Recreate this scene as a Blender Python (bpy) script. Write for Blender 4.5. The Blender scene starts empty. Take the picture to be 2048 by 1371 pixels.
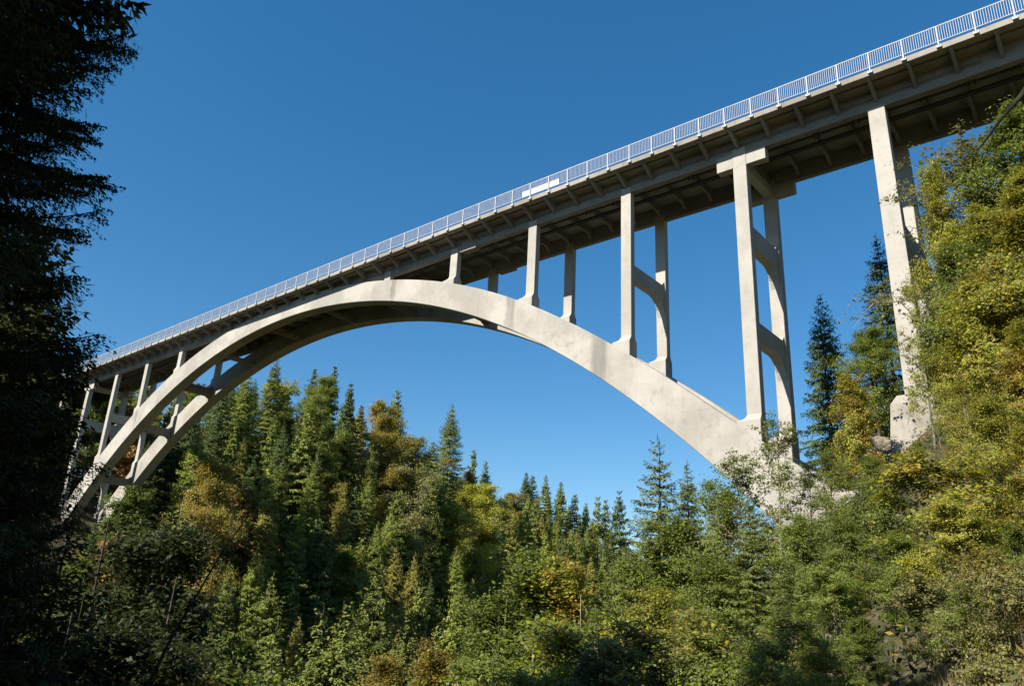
import bpy, math, random
import numpy as np
from mathutils import Matrix, Vector
C = bpy.context.scene.collection
R = math.radians

# ------------------------------------------------------------------ camera
CAM = np.array([20.2379, -48.9834, 0.0]); YAW, PITCH, ROLL, FPX = -0.7035, 0.3401, 0.0504, 1525.76
def cam_axes():
    cy, sy = math.cos(YAW), math.sin(YAW); cp, sp = math.cos(PITCH), math.sin(PITCH)
    f = np.array([sy*cp, cy*cp, sp]); r = np.array([cy, -sy, 0.0]); u = np.cross(r, f)
    cr, sr = math.cos(ROLL), math.sin(ROLL)
    return cr*r + sr*u, -sr*r + cr*u, f
RT, UP, FW = cam_axes()
cam = bpy.data.objects.new('camera', bpy.data.cameras.new('camera')); C.objects.link(cam)
cam.matrix_world = Matrix(((RT[0], UP[0], -FW[0], CAM[0]), (RT[1], UP[1], -FW[1], CAM[1]), (RT[2], UP[2], -FW[2], CAM[2]), (0, 0, 0, 1)))
cam.data.sensor_width = 36.0; cam.data.lens = FPX/2048*36.0
cam.data.clip_start = 0.1; cam.data.clip_end = 5000
sc = bpy.context.scene; sc.camera = cam
# ------------------------------------------------------------------ light
SUN = Vector((-0.19, -1.0, 0.85)).normalized()
EL = math.asin(SUN.z); AZ = math.atan2(SUN.x, SUN.y)
world = bpy.data.worlds.new('World'); sc.world = world; world.use_nodes = True
nt = world.node_tree; nt.nodes.clear()
sky = nt.nodes.new('ShaderNodeTexSky'); sky.sky_type = 'NISHITA'; sky.sun_disc = False
sky.sun_elevation = EL; sky.sun_rotation = AZ; sky.altitude = 900; sky.air_density = 1.0; sky.dust_density = 0.35; sky.ozone_density = 2.6
bg = nt.nodes.new('ShaderNodeBackground'); bg.inputs[1].default_value = 0.105
out = nt.nodes.new('ShaderNodeOutputWorld'); hsv = nt.nodes.new('ShaderNodeHueSaturation'); hsv.inputs['Hue'].default_value = .497; hsv.inputs['Saturation'].default_value = 1.47; hsv.inputs['Value'].default_value = .86; gm = nt.nodes.new('ShaderNodeGamma'); gm.inputs[1].default_value = .8; nt.links.new(sky.outputs[0], gm.inputs[0]); nt.links.new(gm.outputs[0], hsv.inputs['Color']); nt.links.new(hsv.outputs[0], bg.inputs[0]); nt.links.new(bg.outputs[0], out.inputs[0])
sl = bpy.data.lights.new('sun', 'SUN'); sl.energy = 4.6; sl.angle = R(0.53); sl.color = (1.0, 0.945, 0.86)
so = bpy.data.objects.new('sun', sl); C.objects.link(so); so.rotation_euler = SUN.to_track_quat('Z', 'Y').to_euler()
sc.view_settings.view_transform = 'Standard'; sc.view_settings.look = 'None'; sc.view_settings.exposure = 1.2; sc.view_settings.gamma = 1.0
sc.view_settings.use_curve_mapping = False
sc.cycles.max_bounces = 5; sc.cycles.diffuse_bounces = 3; sc.cycles.transmission_bounces = 3; sc.cycles.glossy_bounces = 2
sc.cycles.caustics_reflective = False; sc.cycles.caustics_refractive = False

# ------------------------------------------------------------------ helpers
def project(p):
    d = np.asarray(p, float) - CAM
    x, y, z = d @ RT, d @ UP, d @ FW
    if z < 0.1: return None
    return 1024 + FPX*x/z, 685.5 - FPX*y/z, z
def raydir(u, v):
    d = (u-1024)/FPX*RT - (v-685.5)/FPX*UP + FW
    return d/math.hypot(d[0], d[1])
def tag(o, label=None, cat=None, group=None, kind=None):
    if label: o['label'] = label
    if cat: o['category'] = cat
    if group: o['group'] = group
    if kind: o['kind'] = kind
    return o
def empty(name, loc=(0, 0, 0), rz=0.0):
    o = bpy.data.objects.new(name, None); C.objects.link(o); o.location = loc; o.rotation_euler = (0, 0, rz)
    o.empty_display_size = 0.5
    return o
def link(name, me, parent=None):
    o = bpy.data.objects.new(name, me); C.objects.link(o)
    if parent is not None: o.parent = parent
    return o
def np_mesh(name, V, F, mat, rnd=None, smooth=False):
    """V (n,3); F (m,k) all faces with k corners"""
    me = bpy.data.meshes.new(name); V = np.asarray(V, np.float32); F = np.asarray(F, np.int32)
    m, k = F.shape
    me.vertices.add(len(V)); me.vertices.foreach_set('co', V.ravel())
    me.loops.add(m*k); me.loops.foreach_set('vertex_index', F.ravel())
    me.polygons.add(m); me.polygons.foreach_set('loop_start', np.arange(0, m*k, k, dtype=np.int32))
    me.polygons.foreach_set('loop_total', np.full(m, k, np.int32))
    if smooth: me.polygons.foreach_set('use_smooth', np.ones(m, bool))
    me.update(calc_edges=True)
    if rnd is not None:
        a = me.attributes.new('rnd', 'FLOAT', 'FACE'); a.data.foreach_set('value', np.asarray(rnd, np.float32))
    me.materials.append(mat)
    return me
class MB:
    """collects boxes, prisms and tubes as one mesh"""
    def __init__(s): s.v = []; s.f = []
    def add(s, vs, fs):
        n = len(s.v); s.v += [tuple(map(float, p)) for p in vs]; s.f += [tuple(i+n for i in f) for f in fs]; return s
    def box(s, x0, x1, y0, y1, z0, z1):
        return s.add([(x0,y0,z0),(x1,y0,z0),(x1,y1,z0),(x0,y1,z0),(x0,y0,z1),(x1,y0,z1),(x1,y1,z1),(x0,y1,z1)],
                     [(0,3,2,1),(4,5,6,7),(0,1,5,4),(1,2,6,5),(2,3,7,6),(3,0,4,7)])
    def loft(s, secs):
        """secs: closed sections of the same length; skinned and capped"""
        k = len(secs[0]); vs = [p for q in secs for p in q]; fs = []
        for i in range(len(secs)-1):
            for j in range(k):
                a, b = i*k+j, i*k+(j+1) % k
                fs.append((a, b, b+k, a+k))
        fs.append(tuple(range(k-1, -1, -1))); fs.append(tuple(range(len(secs)*k-k, len(secs)*k)))
        return s.add(vs, fs)
    def tube(s, pts, rad, k=6):
        pts = [Vector(p) for p in pts]; secs = []
        for i, p in enumerate(pts):
            d = (pts[min(i+1, len(pts)-1)] - pts[max(i-1, 0)]).normalized()
            a = d.orthogonal().normalized() if i == 0 else (a - d*a.dot(d)).normalized()
            b = d.cross(a); r = rad[i] if hasattr(rad, '__len__') else rad
            secs.append([p + (a*math.cos(t)+b*math.sin(t))*r for t in [2*math.pi*j/k for j in range(k)]])
        return s.loft(secs)
    def mesh(s, name, mat, smooth=False):
        me = bpy.data.meshes.new(name); me.from_pydata(s.v, [], s.f); me.update()
        if smooth: me.polygons.foreach_set('use_smooth', [True]*len(me.polygons))
        if mat: me.materials.append(mat)
        import bmesh
        b = bmesh.new(); b.from_mesh(me); bmesh.ops.recalc_face_normals(b, faces=b.faces); b.to_mesh(me); b.free()
        return me
    def build(s, name, mat, parent=None, smooth=False): return link(name, s.mesh(name, mat, smooth), parent)
def bevel(o, w):
    m = o.modifiers.new('bevel', 'BEVEL'); m.width = w; m.segments = 2; m.limit_method = 'ANGLE'; m.angle_limit = R(30)
    return o

# ------------------------------------------------------------------ materials
class NG:
    def __init__(s, name):
        s.m = bpy.data.materials.new(name); s.m.use_nodes = True; s.t = s.m.node_tree; s.t.nodes.clear()
        s.o = s.n('ShaderNodeOutputMaterial')
    def n(s, typ, **kw):
        x = s.t.nodes.new(typ)
        for k, v in kw.items(): setattr(x, k, v)
        return x
    def l(s, a, b): s.t.links.new(a, b)
    def set(s, node, i, v):
        if isinstance(v, bpy.types.NodeSocket): s.l(v, node.inputs[i])
        else: node.inputs[i].default_value = v
    def math(s, op, a, b=0.0, c=None, clamp=False):
        x = s.n('ShaderNodeMath', operation=op); x.use_clamp = clamp; s.set(x, 0, a); s.set(x, 1, b)
        if c is not None: s.set(x, 2, c)
        return x.outputs[0]
    def mix(s, f, a, b, mode='MIX'):
        x = s.n('ShaderNodeMix', data_type='RGBA', blend_type=mode); s.set(x, 0, f); s.set(x, 6, a); s.set(x, 7, b); return x.outputs[2]
    def noise(s, vec, scale, detail=4.0, rough=0.6, dist=0.0):
        x = s.n('ShaderNodeTexNoise'); s.l(vec, x.inputs['Vector']); x.inputs['Scale'].default_value = scale
        x.inputs['Detail'].default_value = detail; x.inputs['Roughness'].default_value = rough; x.inputs['Distortion'].default_value = dist
        return x.outputs[0]
    def ramp(s, v, lo, hi, a=0.0, b=1.0):
        x = s.n('ShaderNodeMapRange', interpolation_type='SMOOTHSTEP'); s.set(x, 0, v)
        x.inputs[1].default_value = lo; x.inputs[2].default_value = hi; x.inputs[3].default_value = a; x.inputs[4].default_value = b
        return x.outputs[0]
    def scale(s, vec, k):
        x = s.n('ShaderNodeVectorMath', operation='MULTIPLY'); s.l(vec, x.inputs[0]); x.inputs[1].default_value = k; return x.outputs[0]
    def bsdf(s, col, rough=0.8, bump=None, bs=0.3, bd=0.02, spec=0.3, metal=0.0):
        b = s.n('ShaderNodeBsdfPrincipled'); s.set(b, 'Base Color', col); s.set(b, 'Roughness', rough)
        b.inputs['Specular IOR Level'].default_value = spec; b.inputs['Metallic'].default_value = metal
        if bump is not None:
            bp = s.n('ShaderNodeBump'); bp.inputs['Strength'].default_value = bs; bp.inputs['Distance'].default_value = bd
            s.l(bump, bp.inputs['Height']); s.l(bp.outputs[0], b.inputs['Normal'])
        return b
def concrete(name, base, dark, stains=(), grain=1.0):
    g = NG(name); geo = g.n('ShaderNodeNewGeometry'); P = geo.outputs['Position']
    sep = g.n('ShaderNodeSeparateXYZ'); g.l(P, sep.inputs[0]); X, Y, Z = sep.outputs
    big = g.noise(P, 0.16, 5, .62); mid = g.noise(P, 1.1, 6, .7, .4); fine = g.noise(P, 9.0, 3, .6)
    streak = g.noise(g.scale(P, (3.2, 3.2, 0.22)), 1.0, 5, .65)
    col = g.mix(g.ramp(big, .38, .62), base, dark)
    col = g.mix(g.math('MULTIPLY', g.ramp(mid, .5, .74), .6*grain), col, (dark[0]*.74, dark[1]*.73, dark[2]*.7, 1))
    col = g.mix(g.math('MULTIPLY', g.ramp(streak, .55, .8), .6*grain), col, (dark[0]*.62, dark[1]*.6, dark[2]*.56, 1))
    col = g.mix(g.math('MULTIPLY', g.ramp(fine, .45, .75), .18), col, (base[0]*.75, base[1]*.75, base[2]*.75, 1))
    # pale lime runs
    run = g.noise(g.scale(P, (1.4, 1.4, .35)), 1.3, 6, .75, 1.2)
    thin = g.math('SUBTRACT', 1.0, g.math('MULTIPLY', g.math('ABSOLUTE', g.math('SUBTRACT', run, .5)), 46.0), clamp=True)
    col = g.mix(g.math('MULTIPLY', thin, .16), col, (.42, .40, .36, 1))
    for (x0, w, z1, z0) in stains:
        wob = g.math('MULTIPLY', g.math('SUBTRACT', mid, .5), .7)
        dx = g.math('ABSOLUTE', g.math('SUBTRACT', g.math('ADD', X, wob), x0))
        a = g.ramp(dx, w*.35, w, 1.0, 0.0); b = g.ramp(Z, z0, z0+(z1-z0)*.75)
        m = g.math('MULTIPLY', g.math('MULTIPLY', a, b), g.ramp(streak, .25, .6, .45, 1.0))
        col = g.mix(g.math('MULTIPLY', m, .62), col, (.10, .095, .085, 1))
    # construction joints
    jz = g.math('ABSOLUTE', g.math('SUBTRACT', g.math('FRACT', g.math('DIVIDE', g.math('ADD', Z, g.math('MULTIPLY', big, .25)), 4.1)), .5))
    jm = g.ramp(jz, .0, .007, 1.0, 0.0)
    col = g.mix(g.math('MULTIPLY', jm, .22), col, (.14, .13, .12, 1))
    bz = g.math('ABSOLUTE', g.math('SUBTRACT', g.math('FRACT', g.math('MULTIPLY', Z, 2.6)), .5)); col = g.mix(g.math('MULTIPLY', g.ramp(bz, .0, .05, 1.0, 0.0), .09), col, (.12, .11, .10, 1))
    h = g.math('ADD', g.math('MULTIPLY', mid, .6), g.math('MULTIPLY', fine, .5))
    b = g.bsdf(col, .85, h, .35, .02, .2); g.l(b.outputs[0], g.o.inputs[0]); return g.m
def plain(name, col, rough=.6, metal=0.0, var=.15, sc_=4.0, spec=.4):
    g = NG(name); tc = g.n('ShaderNodeNewGeometry'); n = g.noise(tc.outputs['Position'], sc_, 4, .6)
    c = g.mix(g.ramp(n, .35, .7), col, (col[0]*(1-var), col[1]*(1-var), col[2]*(1-var), 1))
    b = g.bsdf(c, rough, n, .15, .01, spec, metal); g.l(b.outputs[0], g.o.inputs[0]); return g.m
def bark(name, a, b_, sc_=1.0):
    g = NG(name); tc = g.n('ShaderNodeTexCoord'); P = tc.outputs['Object']
    n = g.noise(g.scale(P, (6*sc_, 6*sc_, 1.2*sc_)), 1.5, 5, .7); m = g.noise(P, 2.2, 3, .6)
    c = g.mix(g.ramp(n, .38, .65), a, b_); c = g.mix(g.math('MULTIPLY', g.ramp(m, .55, .8), .5), c, (.10, .12, .05, 1))
    b = g.bsdf(c, .9, n, .8, .03, .1); g.l(b.outputs[0], g.o.inputs[0]); return g.m
def leaf(name, second, trans=.3, patch=.5, rough=.55, vv=.6, spec=.25):
    """crown colour comes from the object's own colour, its alpha is the share of leaves that have turned"""
    g = NG(name); oi = g.n('ShaderNodeObjectInfo'); at = g.n('ShaderNodeAttribute', attribute_name='rnd'); tc = g.n('ShaderNodeTexCoord')
    v = at.outputs['Fac']; oc = oi.outputs['Color']; al = oi.outputs['Alpha']
    off = g.n('ShaderNodeVectorMath', operation='ADD'); g.l(tc.outputs['Object'], off.inputs[0])
    cx = g.n('ShaderNodeCombineXYZ'); g.l(g.math('MULTIPLY', oi.outputs['Random'], 60.0), cx.inputs[0]); g.l(cx.outputs[0], off.inputs[1])
    n = g.noise(off.outputs[0], patch, 3, .6)
    hs = g.n('ShaderNodeHueSaturation'); g.l(oc, hs.inputs['Color'])
    g.set(hs, 'Hue', g.math('ADD', g.math('MULTIPLY', g.math('SUBTRACT', v, .5), .045), .5))
    g.set(hs, 'Value', g.math('ADD', 1.03-vv*.5, g.math('MULTIPLY', g.math('FRACT', g.math('MULTIPLY', v, 7.31)), vv)))
    g.set(hs, 'Saturation', g.math('ADD', .82, g.math('MULTIPLY', g.math('FRACT', g.math('MULTIPLY', v, 3.7)), .3)))
    turned = g.math('LESS_THAN', g.math('ADD', g.math('MULTIPLY', v, .45), g.math('MULTIPLY', g.math('SUBTRACT', n, .22), 1.0)), al)
    sec = g.mix(g.math('FRACT', g.math('MULTIPLY', v, 13.7)), second[0], second[1])
    col = g.mix(turned, hs.outputs[0], sec)
    d = g.bsdf(col, rough, spec=spec); t = g.n('ShaderNodeBsdfTranslucent'); g.l(col, t.inputs[0])
    mx = g.n('ShaderNodeMixShader'); mx.inputs[0].default_value = trans; g.l(d.outputs[0], mx.inputs[1]); g.l(t.outputs[0], mx.inputs[2])
    g.l(mx.outputs[0], g.o.inputs[0]); return g.m

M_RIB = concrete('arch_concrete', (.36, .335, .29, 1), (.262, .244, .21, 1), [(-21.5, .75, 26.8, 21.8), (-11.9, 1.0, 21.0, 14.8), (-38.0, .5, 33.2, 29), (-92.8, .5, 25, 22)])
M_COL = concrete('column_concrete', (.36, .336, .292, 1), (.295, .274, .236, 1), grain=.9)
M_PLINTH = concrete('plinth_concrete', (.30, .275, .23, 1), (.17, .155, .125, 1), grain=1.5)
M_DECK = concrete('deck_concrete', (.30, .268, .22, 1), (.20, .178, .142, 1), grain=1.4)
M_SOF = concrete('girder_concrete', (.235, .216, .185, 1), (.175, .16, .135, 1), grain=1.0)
M_RAIL = plain('galvanised_steel', (.43, .43, .43, 1), .7, 0, .12, 3, .2)
M_PIPE = plain('pipe_steel', (.045, .045, .045, 1), .6, .2)
M_WHITE = plain('white_sheet', (.62, .62, .60, 1), .6, 0, .04)
M_INK = plain('grey_print', (.55, .60, .68, 1), .6, 0, .05)
M_ROAD = plain('asphalt', (.055, .055, .055, 1), .9)
M_SBARK = bark('spruce_bark', (.09, .07, .055, 1), (.045, .036, .03, 1))
M_DBARK = bark('shade_dark_bark', (.018, .015, .012, 1), (.01, .009, .008, 1))  # bark darkened to stand in for shade on the foreground stems
M_BBARK = bark('broadleaf_bark', (.20, .17, .13, 1), (.09, .075, .06, 1))
M_PBARK = bark('pale_bark', (.26, .23, .185, 1), (.14, .115, .09, 1))
M_NEEDLE = leaf('spruce_needles', ((.07, .06, .02, 1), (.05, .045, .02, 1)), .10, .3, .7, .3, .08)
M_LEAF = leaf('tree_leaves', ((.36, .26, .04, 1), (.28, .165, .03, 1)), .42, .42, .5)

# ------------------------------------------------------------------ terrain
def sm(a, b, x):
    t = np.clip((np.asarray(x, float)-a)/(b-a), 0, 1); return t*t*(3-2*t)
def xa(y): y = np.asarray(y, float); return np.where(y < 0, -54 - .44*y, -54 - .26*y)
def xr(y): y = np.asarray(y, float); return np.where(y < 0, -1.5 - .48*y, -1.5 - .25*y)
def wob(x, y, k, s=0): return np.sin(x*.071*k+s)*np.cos(y*.063*k+1.3*s) + .5*np.sin(x*.17*k-y*.13*k+2+s)
def ground(x, y):
    x = np.asarray(x, float); y = np.asarray(y, float)
    r = x - xr(y); l = xa(y) - x; off = 84 - 20*sm(0, 45, y)
    right = np.where(r < 0, .84*r, np.where(r < 42, .86*r, 36.1 + .10*(r-42)))
    right = np.where(r > 0, right*(.62 + .38*sm(-34, -4, y)), right); right = np.minimum(right, 80)
    left = -33 + (30+33)*sm(0, 1, l/off*1.0)*.35 + (30+33)*np.clip(l/off, 0, 1)*.65 + .05*np.clip(l-off, 0, 300)
    drop = 1 - .75*sm(230, 420, y); left = np.where(left > -20, -20 + (left+20)*drop, left)
    right = np.where(right > 5, 5 + (right-5)*(1 - .6*sm(60, 260, y)), right)
    h = np.where(r > -45, np.maximum(right, np.where(l > 0, left, -33)), left)
    h = np.maximum(h, -34)
    h = h + wob(x, y, 1.0)*1.6*sm(8, 60, np.hypot(x-20, y+49)) + wob(x, y, 3.1, 2)*.35
    h = h + 6*sm(-50, -60, y)*sm(14, 4, x)  # rise added under the unseen spruces that cast shade
    h = h - 2.1*sm(2.2, 9, np.hypot(x-20, y+49))*sm(-2, -16, y)
    return h
def G(x, y): return float(ground(x, y))
def ground_mat():
    g = NG('forest_floor'); geo = g.n('ShaderNodeNewGeometry'); P = geo.outputs['Position']
    a = g.noise(P, .35, 6, .65); b = g.noise(P, 3.0, 6, .7)
    c = g.mix(g.ramp(a, .4, .62), (.045, .05, .02, 1), (.10, .078, .045, 1))
    c = g.mix(g.ramp(b, .52, .72), c, (.16, .125, .075, 1)); c = g.mix(g.ramp(g.noise(P, .9, 4, .6), .55, .7), c, (.035, .045, .015, 1))
    s = g.bsdf(c, .95, b, 1.0, .15, .1); g.l(s.outputs[0], g.o.inputs[0]); return g.m
gx = np.concatenate([np.linspace(-1500, -260, 32), np.linspace(-250, -70, 62), np.linspace(-68, 60, 110), np.linspace(64, 200, 24), np.linspace(240, 1500, 24)])
gy = np.concatenate([np.linspace(-1200, -160, 24), np.linspace(-150, -72, 24), np.linspace(-70, 60, 112), np.linspace(63, 400, 80), np.linspace(430, 2500, 36)])
GX, GY = np.meshgrid(gx, gy, indexing='ij'); GZ = ground(GX, GY)
ni, nj = GX.shape; ii, jj = np.meshgrid(np.arange(ni-1), np.arange(nj-1), indexing='ij'); q = (ii*nj+jj).ravel()
me = np_mesh('ground', np.stack([GX.ravel(), GY.ravel(), GZ.ravel()], 1), np.stack([q, q+nj, q+nj+1, q+1], 1), ground_mat(), smooth=True)
tag(link('ground', me), kind='structure')

# ------------------------------------------------------------------ bridge
XC = -55.8
def rtop(x):
    d = abs(x-XC)/57.; z = 34.863 - 18.624*d**2 - 10.107*d**4 + 5.279*d**6 if d < 1.02 else 10.4 - 31*(d-1.02)*1.3; return z
def rbot(x):
    d = abs(x-XC)/57.; return 32.723 - 22.708*d**2 - 3.877*d**4 + .464*d**6 if d < 1.02 else 5.18 - 36*(d-1.02)*1.5
def dz(x):                                     # the roadway falls gently to the left
    t = -20 - x; return 0.0 if t < 0 else -(.0145*t*t/(t+14))
ZB, ZF, ZG = 35.36, 35.76, 33.93               # slab underside, kerb top, girder underside
W = 5.79
YE, YF = -1.8, 8.2
X0, X1 = -152.0, 47.0
bridge = empty('arch_bridge', (XC, 3.2, 0)); bridge.location = (0, 0, 0)
tag(bridge, 'tall grey concrete arch bridge with slender columns and a railed deck across the wooded gorge', 'bridge')
XS = [X0 + (X1-X0)*i/66 for i in range(67)]
def strip(y0, y1, z0, z1, xs=XS, mb=None):
    mb = mb or MB(); mb.loft([[(x, y0, z0+dz(x)), (x, y1, z0+dz(x)), (x, y1, z1+dz(x)), (x, y0, z1+dz(x))] for x in xs]); return mb
def strip_sec(poly, xs=XS):
    return MB().loft([[(x, y, z+dz(x)) for y, z in poly] for x in xs])
# deck: slab with thicker outer edges
o = strip_sec([(YE, ZB), (YE+.66, ZB), (YE+.67, ZB+.19), (YE+.90, ZB+.19), (YE+.91, ZB+.01), (-.2, ZB+.01), (W+.9, ZB+.06), (YF-.82, ZB+.13), (YF-.75, ZB), (YF, ZB), (YF, ZF), (YF-.35, ZF), (YF-.36, ZF-.12), (YE+.36, ZF-.12), (YE+.35, ZF), (YE, ZF)]).build('deck_slab', M_DECK, bridge)
strip(YE+.37, YF-.37, ZF-.115, ZF-.06).build('road_surface', M_ROAD, bridge)
for (y0, y1) in ((.06, .54), (W+.06, W+.54)):
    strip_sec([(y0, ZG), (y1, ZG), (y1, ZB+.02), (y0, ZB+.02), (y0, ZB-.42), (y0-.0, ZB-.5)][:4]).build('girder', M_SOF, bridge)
# columns stations (left edges)
RIGHT = [0, -10, -20, -30]; LEFTC = [-83.94, -93.94, -103.94, -113.94]
strut_x = [.5, -9.5, -19.5, -29.5, -40.5, -51.5, -62.6, -72.9, -83.4, -93.4, -103.4, -113.4]
# brackets and cross beams, four to a bay
stations = [XS_ for XS_ in ()]
knots = [36.5, 26.5, 16.5+4.0, 10.5, .5] + strut_x[1:] + [-123.9, -134.4, -144.9]
knots = sorted(set([40.5, 30.5, 20.5, 10.5, .5] + strut_x[1:] + [-123.9, -134.4, -144.9]), reverse=True)
bx = []
for a, b in zip(knots[:-1], knots[1:]): bx += [a + (b-a)*k/4 for k in range(4)]
near_b = [x for x in bx if x > -128]
def bracket_mesh(side):
    m = MB(); y_in, y_out = (.1, YE+.18) if side < 0 else (W+.5, YF-.18)
    m.loft([[(-.11, y_in, ZB-1.0), (-.11, y_in, ZB+.05), (-.11, y_out, ZB+.02), (-.11, y_out, ZB-.14)],
            [(.11, y_in, ZB-1.0), (.11, y_in, ZB+.05), (.11, y_out, ZB+.02), (.11, y_out, ZB-.14)]])
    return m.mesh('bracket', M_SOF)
bm_ = bracket_mesh(-1)
for x in near_b: link('bracket', bm_, bridge).location = (x, 0, dz(x))
mb = MB()
for x in bx:
    z = dz(x); mb.loft([[(x+s, W+.5, ZB-1.0+z), (x+s, W+.5, ZB+.05+z), (x+s, YF-.18, ZB+.02+z), (x+s, YF-.18, ZB-.14+z)] for s in (-.11, .11)])
tag(mb.build('far_bracket', M_SOF, bridge), kind='stuff')
beam = MB().loft([[(s, .50, ZB-1.1), (s, .50, ZB+.03), (s, W+.1, ZB+.03), (s, W+.1, ZB-1.1), (s, W-.5, ZB-.62), (s, 1.1, ZB-.62)] for s in (-.13, .13)]).mesh('cross_beam', M_SOF)
for x in bx:
    if x > -140: link('cross_beam', beam, bridge).location = (x, 0, dz(x))
# arch ribs
def rib(y0, y1):
    m = MB(); xs = list(np.linspace(XC-62.5, XC+62.5, 120))
    secs = []
    for x in xs:
        b, t = rbot(x), min(rtop(x), ZB-.25+dz(x)); e = .05
        secs.append([(x, y0+e, b), (x, y1-e, b), (x, y1, b+e), (x, y1, t-e), (x, y1-e, t), (x, y0+e, t), (x, y0, t-e), (x, y0, b+e)])
    return m.loft(secs).build('arch_rib', M_RIB, bridge)
rib(-.3, 1.15); rib(5.5, 6.95)
for x in strut_x:
    b = min(rbot(x-.5), rbot(x+.5)); d = abs(x-XC); w = .48; h = 1.25 if d > 25 else .55; b0 = max(rbot(x-w), rbot(x+w))+.21 if d > 25 else rbot(x)+.06
    if d > 25:
        m = MB().loft([[(s, 1.1, b0-.15+k), (s, 1.1, b0+h+.5+k), (s, 1.7, b0+h+k), (s, 4.95, b0+h+k), (s, 5.55, b0+h+.5+k), (s, 5.55, b0-.15+k), (s, 4.95, b0+.15+k), (s, 1.7, b0+.15+k)] for s, k in ((x-w, 0), (x+w, 0))])
    else:
        m = MB().loft([[(s, 1.1, rbot(s)+.04), (s, 1.1, rbot(s)+h+.4), (s, 1.6, rbot(s)+h), (s, 5.05, rbot(s)+h), (s, 5.55, rbot(s)+h+.4), (s, 5.55, rbot(s)+.04)] for s in (x-.2, x+.2)])
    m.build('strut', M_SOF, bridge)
# columns
def column(xl, w, y0, dpt, ztop, on_rib=True, base=None, wb=None, tilt=0.0):
    """rectangular shaft; where it meets the rib its foot spreads to the rib's width"""
    m = MB(); xr_ = xl + w
    if on_rib:
        yc = y0 + dpt/2; zl = max(rtop(xl), rtop(xr_)); lo = min(rtop(xl-.5), rtop(xr_+.5)) - .3
        up = -1 if xl > XC else 1; zu = max(rtop(xl+(w+1.0 if up > 0 else -1.0)), zl+.3)
        zs = [ztop, zu+.34, zu+.12, zu-.02, zu-.10, lo]; yy = [0, 0, .10, .2, .27, .27]; xx = [0, 0, .08, .26, .66, .66]
        wl = wb or w
        secs = []
        for z, ey, ex in zip(zs, yy, xx):
            l0, r0 = (xl-ex, xl+w) if up < 0 else (xl, xl+w+ex)
            secs.append([(l0, y0-ey, z), (r0, y0-ey, z), (r0, y0+dpt+ey, z), (l0, y0+dpt+ey, z)])
        # fillet towards the higher side of the rib
        m.loft(secs)
    else:
        wb = wb or w
        m.loft([[(xl, y0, ztop), (xr_, y0, ztop), (xr_, y0+dpt, ztop), (xl, y0+dpt, ztop)],
                [(xl, y0, base), (xl+wb, y0, base), (xl+wb, y0+dpt+.15, base), (xl, y0+dpt+.15, base)]])
    return bevel(m.build('column', M_COL, bridge), .03)
for xl in RIGHT + LEFTC:
    big = xl in (0, -113.94); w = 1.04 if big else .95; dp = .7 if big else .6
    for y0 in (0, W):
        column(xl, w, y0, dp, ZG+.6+dz(xl) if big else ZG+.55+dz(xl))
# short stub where the deck first lifts off the arch
for xl in (-40.0,):
    for y0 in (0, W):
        MB().box(xl, xl+.95, y0, y0+.6, rtop(xl+.5)-.6, ZG+.6).build('column', M_COL, bridge)
# tee heads on the two arch foot columns (four)
for xl, k in ((0, 1), (-113.94, -1)):
    for y0 in (0, W):
        z0 = 32.95+dz(xl); z1 = 34.25+dz(xl); a, b = (xl-1.32, xl+2.55) if k > 0 else (xl-1.5, xl+2.35)
        for (u0, u1) in ((a, xl-.003), (xl+1.043, b)):
            bevel(MB().box(u0, u1, y0+.03, y0+.72, z0, z1-(0.25 if u1 > xl+1.2 else 0)).build('column_head', M_COL, bridge), .03)
    MB().box(xl+.2, xl+.85, .7, W+.02, 32.98+dz(xl), 33.8+dz(xl)).build('cross_brace', M_COL, bridge)
# girder joint block near the short column, seen left of the second column
for y0 in (.0, W):
    MB().box(-28.7, -26.6, y0-.04, y0+.66, ZG-.22, ZG+.75).build('joint_block', M_SOF, bridge)
# cross braces between column pairs, haunched
def brace(xc, wx, z1, z0, hn=.8):
    yi, yo = .58, W+.02
    poly = [(yi, z1+hn*.1), (yi+.3, z1), (yo-.45, z1), (yo, z1+hn*.6), (yo, z0-hn*2.1), (yo-.22, z0-hn*1.2), (yo-.55, z0-hn*.5), (yo-1.0, z0-hn*.14), (yo-1.5, z0), (yi+.3, z0), (yi, z0-hn*.15)]
    bevel(MB().loft([[(s, y, z) for y, z in poly] for s in (xc-wx, xc+wx)]).build('cross_brace', M_COL, bridge), .03)
brace(.52, .38, 28.1, 26.45); brace(.52, .38, 20.4, 18.95); brace(-9.52, .36, 27.45, 26.2)
brace(-103.4, .36, 26.6, 25.3); brace(-113.4, .38, 26.8, 25.2); brace(-113.4, .38, 18.8, 17.4)
# right pier: two tall columns on broad battered plinths
for y0 in (0, W):
    b = MB(); b.loft([[(9.88, y0, ZG+.1), (10.95, y0, ZG+.1), (10.95, y0+.75, ZG+.1), (9.88, y0+.75, ZG+.1)],
                      [(9.95, y0-.1, 13.4), (11.25, y0-.1, 13.4), (11.25, y0+1.0, 13.4), (9.95, y0+1.0, 13.4)]])
    bevel(b.build('column', M_COL, bridge), .03)
    b = MB(); b.loft([[(9.55, y0-.35, 13.45), (11.9, y0-.35, 13.45), (11.9, y0+1.3, 13.45), (9.55, y0+1.3, 13.45)],
                      [(9.2, y0-.6, 12.9), (12.2, y0-.6, 12.9), (12.2, y0+1.5, 12.9), (9.2, y0+1.5, 12.9)],
                      [(8.2, y0-1.3, 2.0), (13.2, y0-1.3, 2.0), (13.2, y0+2.0, 2.0), (8.2, y0+2.0, 2.0)]])
    b.build('plinth', M_PLINTH, bridge)
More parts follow.
